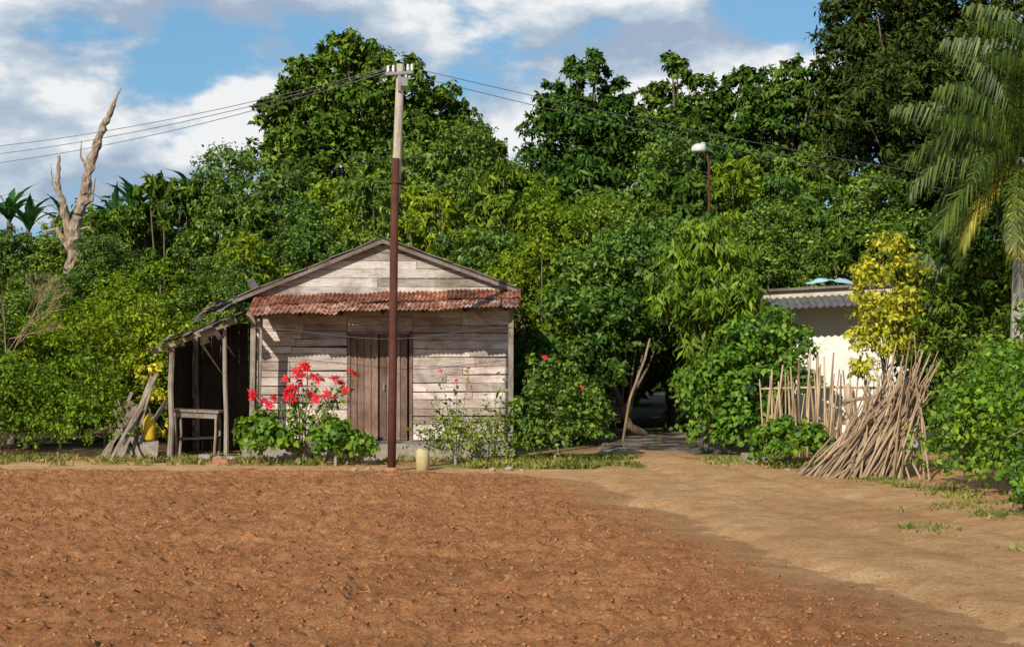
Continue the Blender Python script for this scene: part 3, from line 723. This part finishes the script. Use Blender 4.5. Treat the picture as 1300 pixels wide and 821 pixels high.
B=[(6.1,25.9,3.5,.26),(5.9,25.9,3.05,.30),(6.4,26,3.1,.32),(6.0,25.8,2.45,.34),(6.45,25.9,2.55,.36),(6.15,25.9,1.95,.36),(6.6,26,2.0,.35),(5.75,25.9,2.0,.28),(6.35,25.9,3.6,.16),(5.7,25.9,2.75,.2),(5.8,25.9,1.5,.25)]
tree('croton_shrub',(6.2,26.2,0),B,L_crot,360,.095,.5,'yellow leaved croton shrub beside the plaster hut','shrub',303,.03,parts=('stem','foliage'),spread=1.4,sub=.4,subn=16)

def bush(bl,base,mat,dens,size,asp,label,seed,name='bush',**kw):
    kw.setdefault('spread',1.35)
    return tree(name,base,bl,mat,dens,size,asp,label,'bush',seed,.025,M_twig,parts=('stem','foliage'),**kw)
bush([(3.6,28,1.0,.6),(4.3,28,1.2,.7),(4.8,28,1.8,.5),(4.2,27.9,1.9,.5),(3.5,28,.5,.5),(4.1,27.7,.5,.55),(5.05,28,2.0,.32),(4.6,28,2.3,.35),(3.75,27.7,1.5,.4),(5.0,27.8,1.3,.4)],(4.2,28,0),L_bri,260,.10,.7,'tall leafy green bush beside the stick fence',310)
bush([(.3,25.6,.5,.45),(.9,25.6,.5,.5),(1.25,25.6,.6,.35),(.6,25.5,1.0,.5),(1.1,25.6,1.1,.38),(.55,25.5,1.45,.28),(.95,25.6,1.5,.2),(.1,25.6,.8,.28),(1.4,25.6,1.0,.2),(.35,25.6,1.6,.15)],(.7,25.6,0),L_mid,330,.08,.6,'rounded hibiscus bush with a few red flowers',311,name='hibiscus_bush',subn=16)
bush([(-7.2,27,.7,.75),(-8.2,27,.8,.8),(-7.5,27.4,1.3,.6),(-8.6,27.2,1.2,.6),(-6.95,27,.5,.4),(-8.0,26.8,.4,.5)],(-7.8,27.1,0),L_yel,260,.07,.55,'dense rounded olive green bush by the shed',312)
bush([(-9.2,26.6,.7,.7),(-9.9,27,1.0,.8),(-9.0,27.5,1.3,.5),(-9.5,27.4,1.6,.5)],(-9.3,27,0),L_mid,240,.08,.55,'dense dark green bush at the field edge',313)
bush([(-8.0,30,1.6,.8),(-7.1,30,1.3,.8),(-9.0,30.2,1.8,.8),(-6.7,30.6,1.9,.7),(-7.6,30.5,2.4,.7)],(-7.8,30.2,0),L_yel,220,.09,.5,'tall sunlit green bush behind the shed',314)
bush([(-6.45,27.9,.9,.3),(-6.5,28.1,1.4,.25),(-6.3,27.8,.4,.3)],(-6.5,28,0),L_crot,200,.09,.6,'yellow green shrub against the shed wall',315)
bush([(-4.1,25.3,.35,.30),(-3.85,25.3,.4,.26),(-4.0,25.3,.65,.24),(-3.6,25.4,.3,.22),(-4.3,25.4,.55,.2)],(-4.0,25.35,0),L_bri,420,.10,.75,'low bright green leafy plant by the porch',316,subn=14)
bush([(-3.0,25.0,.3,.26),(-2.65,25.0,.35,.28),(-2.8,25.0,.55,.22),(-2.35,25.1,.25,.22),(-3.1,25.1,.45,.18)],(-2.8,25.0,0),L_bri,420,.10,.75,'low bright green leafy plant before the door',317,subn=14)
bush([(-1.3,25.2,.35,.32),(-.9,25.2,.4,.38),(-.5,25.2,.35,.34),(-1.1,25.2,.65,.24),(-.65,25.3,.6,.24),(-.2,25.3,.3,.28),(-.3,25.3,.6,.2)],(-.9,25.2,0),L_yel,280,.07,.35,'straggly low shrub with thin stems before the wall',318,subn=8,sub=.5,spread=1.5)
bush([(4.0,24.5,.35,.32),(4.4,24.5,.4,.34),(4.2,24.5,.6,.22),(4.75,24.5,.45,.25)],(4.3,24.5,0),L_bri,330,.09,.7,'low bright green plant before the stick fence',319,subn=14)
bush([(5.95,20.6,.6,.6),(6.2,20.5,1.2,.5),(6.0,19.6,.6,.6),(6.3,19.5,1.25,.55),(6.1,18.6,.6,.6),(6.3,18.5,1.2,.5),(5.9,20.0,1.0,.45),(6.6,20.9,1.5,.45)],(6.2,19.6,0),L_bri,330,.085,.6,'big leafy bright green hedge bush beside the track',320,subn=22)
bush([(6.0,17.5,.5,.5),(6.2,17.3,1.1,.5),(5.8,16.5,.4,.45),(6.2,16.5,1.0,.5),(5.75,17.0,.8,.35),(6.6,17.2,1.4,.45),(5.45,16.1,.3,.32)],(6.1,17,0),L_bri,360,.08,.6,'leafy green bush with a drooping yellow shoot',321,subn=22)
bush([(7.3,21.5,1.3,.8),(7.6,20.5,1.4,.8),(7.2,22.8,1.4,.8),(7.4,18.8,1.2,.8),(6.9,23.5,.8,.7),(7.9,22.5,2.0,.7)],(7.5,21.5,0),L_mid,170,.11,.5,'dark green bush filling the hedge behind the track',322)
bush([(7.0,25.3,2.4,.5),(7.6,25.6,2.9,.55),(7.2,25.5,1.7,.6),(8.1,25.6,2.3,.6),(8.3,25.8,3.3,.5)],(7.5,25.6,0),L_dark,240,.12,.4,'tall dark leafy shrub growing around the palm',323)

mb=MB(); pts=[(5.6,15.9,.0),(5.5,15.8,.6),(5.3,15.75,.95),(5.1,15.7,1.0),(4.95,15.7,.92)]
mb.tube(pts,[.012,.01,.008,.006,.004],5)
SH=empty('tall_weed',(5.6,15.9,0)); tag(SH,'arching yellow stemmed weed at the hedge foot','weed')
mb.obj('stem',M_palmbark,SH,True)
P=np.array([np.array(pts[i])*(1-s)+np.array(pts[i+1])*s for i in range(4) for s in np.linspace(0,1,7)]); P=P+rng.normal(size=P.shape)*.02
V,F_=leaf_geo(P,norm(rng.normal(size=P.shape)),.10,.35,rng,droop=.4); add('foliage',V,F_,L_yel,SH)

# poinsettia
PO=empty('poinsettia_shrub',(-3.45,25.5,0)); tag(PO,'leggy poinsettia shrub with bright red bracts','shrub')
heads=[(-4.14,1.10),(-3.97,1.02),(-3.62,1.38),(-3.45,1.48),(-3.30,1.56),(-3.18,1.42),(-3.38,1.30),(-3.58,1.12),(-3.05,1.08),(-2.95,1.12),(-2.72,1.30),(-2.58,1.50),(-2.66,1.18),(-3.22,1.12),(-3.80,1.06),(-2.82,1.38),(-3.50,1.22)]
mb=MB()
for i,(x,z) in enumerate(heads):
    bx=-3.45+rd.uniform(-.12,.12); mb.tube([(bx,25.5,0),(bx+(x-bx)*.35+rd.uniform(-.05,.05),25.5,z*.45),(bx+(x-bx)*.8,25.45,z*.8),(x,25.4,z)],[.016,.012,.008,.005],5)
mb.obj('stem',M_twig,PO,True)
P=[]
for (x,z) in heads:
    bx=-3.45
    for k2 in range(24):
        s=rd.uniform(.4,.98); P.append((bx+(x-bx)*s**.9+rd.uniform(-.1,.1),25.47+rd.uniform(-.12,.12),z*s+rd.uniform(-.06,.06)))
P=np.array(P); V,F_=leaf_geo(P,norm(rng.normal(size=P.shape)+np.array([0,-.5,.6])),.11,.5,rng,droop=.5); add('foliage',V,F_,L_yel,PO)
fm=[]
for k2 in range(3):
    VV=[];FF=[]
    n=0
    for ring,(cnt,L,tilt) in enumerate([(8,.13,.15),(7,.10,.5),(5,.06,.9)]):
        for j in range(cnt):
            a=j*2*math.pi/cnt+ring*.4+rd.uniform(-.15,.15); l=L*rd.uniform(.7,1.25); ww=l*.19
            d=Vector((math.cos(a),math.sin(a),tilt*rd.uniform(.3,1.5)-.1)).normalized(); s_=Vector((-math.sin(a),math.cos(a),0))
            up=d.cross(s_)
            VV+=[Vector((0,0,0)),d*l*.5+s_*ww-up*.01,d*l-Vector((0,0,.015)),d*l*.5-s_*ww-up*.01]; FF.append((n,n+1,n+2,n+3)); n+=4
    fm.append(mesh_data('flower',VV,FF,L_red))
for i,(x,z) in enumerate(heads):
    for q in range(2 if i%2 else 1):
        o=bpy.data.objects.new('flower',fm[(i+q)%3]); link(o); o.parent=PO
        o.location=Vector((x+q*.09-.03,25.38-q*.04,z+.01-q*.06))-PO.location
        o.rotation_euler=(R(38+rd.uniform(-38,38)),rd.uniform(-.8,.8),rd.uniform(-.6,.6)); s=rd.uniform(.6,1.02); o.scale=(s,s,s)
HB=bpy.data.objects['hibiscus_bush']
for (x,z,s) in [(.53,1.72,.45),(1.12,1.25,.28)]:
    o=bpy.data.objects.new('flower',fm[0]); link(o); o.parent=HB; o.location=Vector((x,25.1,z))-HB.location; o.rotation_euler=(R(60),0,0); o.scale=(s,s,s)
RS=empty('rose_bush',(-1.0,25.6,0)); tag(RS,'thin stalked rose bush with small pink blooms','shrub')
mb=MB(); tips=[(-1.15,1.5),(-.9,1.35),(-.7,1.55),(-1.3,1.2),(-.25,1.3),(-.1,1.55),(-.4,1.1)]
P=[]
for (x,z) in tips:
    bx=-.9+(.6 if x>-.5 else 0); mb.tube([(bx,25.6,0),(bx+(x-bx)*.5,25.6,z*.5),(x,25.55,z)],[.01,.008,.004],5)
    for k2 in range(16):
        s=rd.uniform(.5,1); P.append((bx+(x-bx)*s+rd.uniform(-.08,.08),25.57+rd.uniform(-.08,.08),z*s+rd.uniform(-.05,.05)))
mb.obj('stem',M_twig,RS,True)
P=np.array(P); V,F_=leaf_geo(P,norm(rng.normal(size=P.shape)),.08,.55,rng); add('foliage',V,F_,L_yel,RS)
fp=fm[1].copy(); fp.materials.clear(); fp.materials.append(L_pink)
for (x,z) in tips[:3]:
    o=bpy.data.objects.new('flower',fp); link(o); o.parent=RS; o.location=Vector((x,25.5,z))-RS.location; o.rotation_euler=(R(60),0,0); o.scale=(.35,.35,.4)

# ------------------------------------------------------------------ dead tree
DT=MB(); random.seed(4)
def limb(pts,rad,n=10,sub=7):
    P=[];Q=[]
    for i in range(len(pts)-1):
        for k in range(sub):
            s=k/sub; P.append(tuple(pts[i][j]*(1-s)+pts[i+1][j]*s+random.uniform(-.24,.24)*rad[i]*(j<2) for j in range(3))); Q.append(.85*(rad[i]*(1-s)+rad[i+1]*s)*random.uniform(.8,1.2))
    P.append(pts[-1]);Q.append(rad[-1]); DT.tube(P,Q,n,rough=.2)
y=42
limb([(-11.85,y,-.1),(-11.8,y,2),(-11.78,y,4.0),(-11.62,y,5.3),(-11.38,y,6.0),(-11.25,y,6.9),(-10.97,y,7.7),(-10.62,y,8.45),(-10.42,y,8.9)],[.26,.21,.18,.17,.18,.13,.12,.08,.01])
limb([(-11.72,y,4.7),(-11.95,y,5.7),(-12.1,y,6.3),(-12.08,y,7.1)],[.13,.11,.09,.04])
limb([(-11.75,y,4.5),(-12.15,y,5.15),(-12.5,y,5.05)],[.09,.06,.02],6)
limb([(-11.5,y,5.7),(-11.2,y,5.9),(-11.1,y,6.5)],[.08,.05,.015],6)
limb([(-11.3,y,6.7),(-11.5,y,7.1),(-11.47,y,7.5)],[.05,.03,.01],6)
limb([(-12.0,y,5.9),(-12.25,y,6.3),(-12.3,y,6.9)],[.04,.03,.01],6)
limb([(-11.65,y,5.1),(-11.3,y,5.2),(-11.15,y,5.05)],[.05,.04,.015],6)
e=empty('dead_tree',(-11.9,42,0)); tag(e,'bare bleached dead tree with broken forked limbs','tree'); DT.obj('trunk',M_dead,e,False)

# banana plants
def strip(pts,widths,side,V,F):
    b=len(V)
    for p,wd,s in zip(pts,widths,side):
        V.append(p+s*wd+Vector((0,0,.25*wd))); V.append(p); V.append(p-s*wd+Vector((0,0,.25*wd)))
    for i in range(len(pts)-1):
        a=b+3*i; F.append((a,a+1,a+4,a+3)); F.append((a+1,a+2,a+5,a+4))
def banana_mesh(seed):
    rr=random.Random(seed); V=[];F=[]
    for i in range(14):
        a=i*2.4+rr.uniform(-.3,.3); el=rr.uniform(1.0,1.6); L=rr.uniform(1.1,1.7); p=Vector((0,0,0)); pts=[];sd=[];wd=[]
        for j in range(13):
            pts.append(p.copy()); sd.append(Vector((-math.sin(a),math.cos(a),0))); wd.append((.14*math.sin(math.pi*min(1,.06+j/12.4)) if j<12 else .02)*rr.uniform(.55,1.1))
            p=p+Vector((math.cos(a)*math.cos(el),math.sin(a)*math.cos(el),math.sin(el)))*L/12; el-=rr.uniform(.04,.18)
        strip(pts,wd,sd,V,F)
    return mesh_data('crown',V,F,L_ban)
bm_=[banana_mesh(1),banana_mesh(2)]
mb=MB(); mb.tube([(0,0,0),(0,0,1),(.02,0,1.0)],[.13,.09,.07],9)
stemM=mesh_data('trunk',mb.V,mb.F,M_bark,True)
for i,(x,y,z) in enumerate([(-14.5,45.5,5.6),(-13.8,45,5.3),(-13.0,46,5.3),(-11.0,46,5.9),(-10.5,47,6.1),(-15.2,45,5.4),(-11.6,46,5.5),(-9.3,46,6.2)]):
    e=empty('banana_plant',(x,y,0)); tag(e,'tall banana plant with ragged arching leaves','banana plant',group='banana plants in the grove')
    c=bpy.data.objects.new('trunk',stemM); link(c); c.parent=e; c.scale=(1,1,z)
    c=bpy.data.objects.new('crown',bm_[i%2]); link(c); c.parent=e; c.location=(0,0,z); c.rotation_euler=(0,0,i*1.3)

# ------------------------------------------------------------------ palms
def frond(V,F,base,az,el,L,droop,rr,leafL=.55,nl=54):
    p=Vector(base); e=el; ds=L/nl; pts=[]
    for j in range(nl+1):
        d=Vector((math.cos(az)*math.cos(e),math.sin(az)*math.cos(e),math.sin(e))); pts.append((p.copy(),d)); p=p+d*ds; e-=droop/nl*(.3+1.2*j/nl)
    for i in range(nl):
        (p0,d0),(p1,d1)=pts[i],pts[i+1]; r_=.022*(1-i/nl)+.004
        s=Vector((-math.sin(az),math.cos(az),0)); b=len(V)
        V+= [p0+s*r_,p0-s*r_,p1-s*r_*.95,p1+s*r_*.95]; F.append((b,b+1,b+2,b+3))
        if i<4: continue
        t_=i/nl; ll=leafL*(.45+.9*math.sin(math.pi*(.12+.82*t_)))*rr.uniform(.8,1.15)
        for sg in (-1,1):
            dd=(s*sg*.6+d0*.9+Vector((0,0,rr.uniform(-.35,.35)))).normalized(); w_=.020
            m=p0+dd*ll*.42; tip=m+(dd*.35+Vector((0,0,-rr.uniform(.8,1.4)))).normalized()*ll*.58
            wv=d0*w_; b=len(V)
            V+=[p0-wv*.5,p0+wv*.5,m+wv,m-wv]; F.append((b,b+1,b+2,b+3))
            V+=[tip]; F.append((b+3,b+2,b+4))
def palm(base,h,nf,L,seed,label,tr=.11,elr=(-.3,1.35),leafL=.55,dr=1.1,old=0):
    rr=random.Random(seed); e=empty('palm_tree',base); tag(e,label,'palm tree')
    bx,by,_=base; mb=MB(); pts=[];rad=[]
    for j in range(40):
        s=j/39; pts.append((bx+.10*math.sin(s*1.5),by,h*s)); rad.append(tr*(1.25-.45*s)*(1+.035*(j%2)*rr.random()))
    mb.tube(pts,rad,12,rough=.02); mb.obj('trunk',M_palmbark,e,True)
    V=[];F=[]
    top=(pts[-1][0],by,h)
    for i in range(nf):
        s=i/nf; el=elr[1]-(elr[1]-elr[0])*s+rr.uniform(-.1,.1)
        frond(V,F,top,i*2.399+rr.uniform(-.2,.2),el,L*rr.uniform(.75,1.1),dr+rr.uniform(0,.6),rr,leafL)
    add('crown',[tuple(v) for v in V],F,L_palm,e)
    for q in range(old):
        V=[];F=[]; frond(V,F,top,[3.3,4.3,3.8][q],-.7-.25*q,1.7,.8,rr,.42)
        o=add('old_frond',[tuple(v) for v in V],F,L_palmy,e); o["label"]='yellow green frond hanging beside the trunk'
palm((7.65,24,0),4.75,30,2.1,1,'tall palm with pale ringed trunk and drooping fronds',elr=(-.6,1.5),leafL=.5,dr=1.0,old=2)
palm((7.5,26.5,0),2.5,14,1.6,2,'shorter palm with arching green fronds',.08,elr=(-.2,1.4))
palm((8.6,25.0,0),5.9,30,2.2,3,'tall palm with long feathery arching fronds',leafL=.5)

# bare twiggy shrub
TW=MB(); rr=random.Random(9)
def br(p,d,L,r_,n):
    q=p+d*L; TW.tube([p,(p+q)/2+Vector((rr.uniform(-1,1),rr.uniform(-1,1),rr.uniform(-1,1)))*L*.06,q],[r_,r_*.85,r_*.6],4,False)
    if n==0: return
    for k2 in range(3):
        nd=(d+Vector((rr.uniform(-1,1),rr.uniform(-1,1),rr.uniform(-.5,.7)))*.75).normalized(); br(q,nd,L*.70,r_*.58,n-1)
br(Vector((-9.15,28.2,0)),Vector((-.05,0,1)).normalized(),1.15,.024,6)
o=TW.obj('bare_shrub',M_stick,None,True,origin=(-9.0,28.2,0)); tag(o,'leafless pale twiggy shrub at the grove edge','shrub')

# ------------------------------------------------------------------ grass (stuff)
def grass(n,fn,hmin,hmax,seed):
    r=np.random.default_rng(seed); P=[];k=0
    while k<n:
        c=fn(r)
        if c is None: continue
        m=r.integers(8,30); k+=m
        P.append(np.column_stack([r.normal(c[0],c[2],m),r.normal(c[1],c[2],m),np.zeros(m)]))
    P=np.concatenate(P); k=len(P)
    h=r.uniform(hmin,hmax,size=(k,1)); d=norm(np.column_stack([r.normal(size=k)*.5,r.normal(size=k)*.5,np.ones(k)]))
    s=norm(np.cross(d,r.normal(size=(k,3))))*.007
    V=np.stack([P-s,P+s,P+d*h*.6+s*.8,P+d*h+np.column_stack([r.normal(size=k)*.03,r.normal(size=k)*.03,np.zeros(k)])],1).reshape(-1,3)
    return V,np.arange(k*4).reshape(-1,4)
def gA(r):
    u=r.random()
    if u<.6: x=r.uniform(-.6,2.0); y=r.uniform(24.3,26.6)
    elif u<.8: x=r.uniform(3.2,4.8); y=r.uniform(24.2,26)
    else: x=r.uniform(-9,-.6); y=r.uniform(25.0,27)
    if vnoise(np.array([x*1.3]),np.array([y*1.3]))[0]<.42: return None
    return (x,y,.09)
V,F_=grass(12000,gA,.03,.15,1); o=add('grass',V,F_,L_grass); tag(o,'patchy dry green grass before the house','grass',kind='stuff')
cl=[(4.9,20.9),(5.3,20.0),(5.2,18.6),(4.7,17.2),(5.1,16.4),(5.3,17.6),(4.6,13.6),(5.5,19.2),(5.0,21.4),(4.0,15.1)]
def gB(r):
    c=cl[r.integers(len(cl))]; return (c[0]+r.normal()*.16,c[1]+r.normal()*.22,.06)
V,F_=grass(3000,gB,.06,.15,2); o=add('grass',V,F_,L_grass); tag(o,'sparse grass tufts along the earth track','grass',kind='stuff')
n=2600; x=rng.uniform(-8,6,n); y=rng.uniform(8,26,n); a=rng.uniform(0,6.28,n); l=rng.uniform(.02,.09,n)
k_=fieldmask(x,y)<.3; x=x[k_];y=y[k_];a=a[k_];l=l[k_];n=len(x)
d=np.stack([np.cos(a),np.sin(a),rng.uniform(-.05,.2,n)],-1)*l[:,None]; s=np.stack([-np.sin(a),np.cos(a),0*a],-1)*.004
P=np.stack([x,y,0*x+.045],-1)
V=np.stack([P-s,P+s,P+d+s,P+d-s],1).reshape(-1,3)
o=add('straw_litter',V,np.arange(n*4).reshape(-1,4),M_twig); tag(o,'scattered straw and twig litter on the earth','litter',kind='stuff')
print('done')
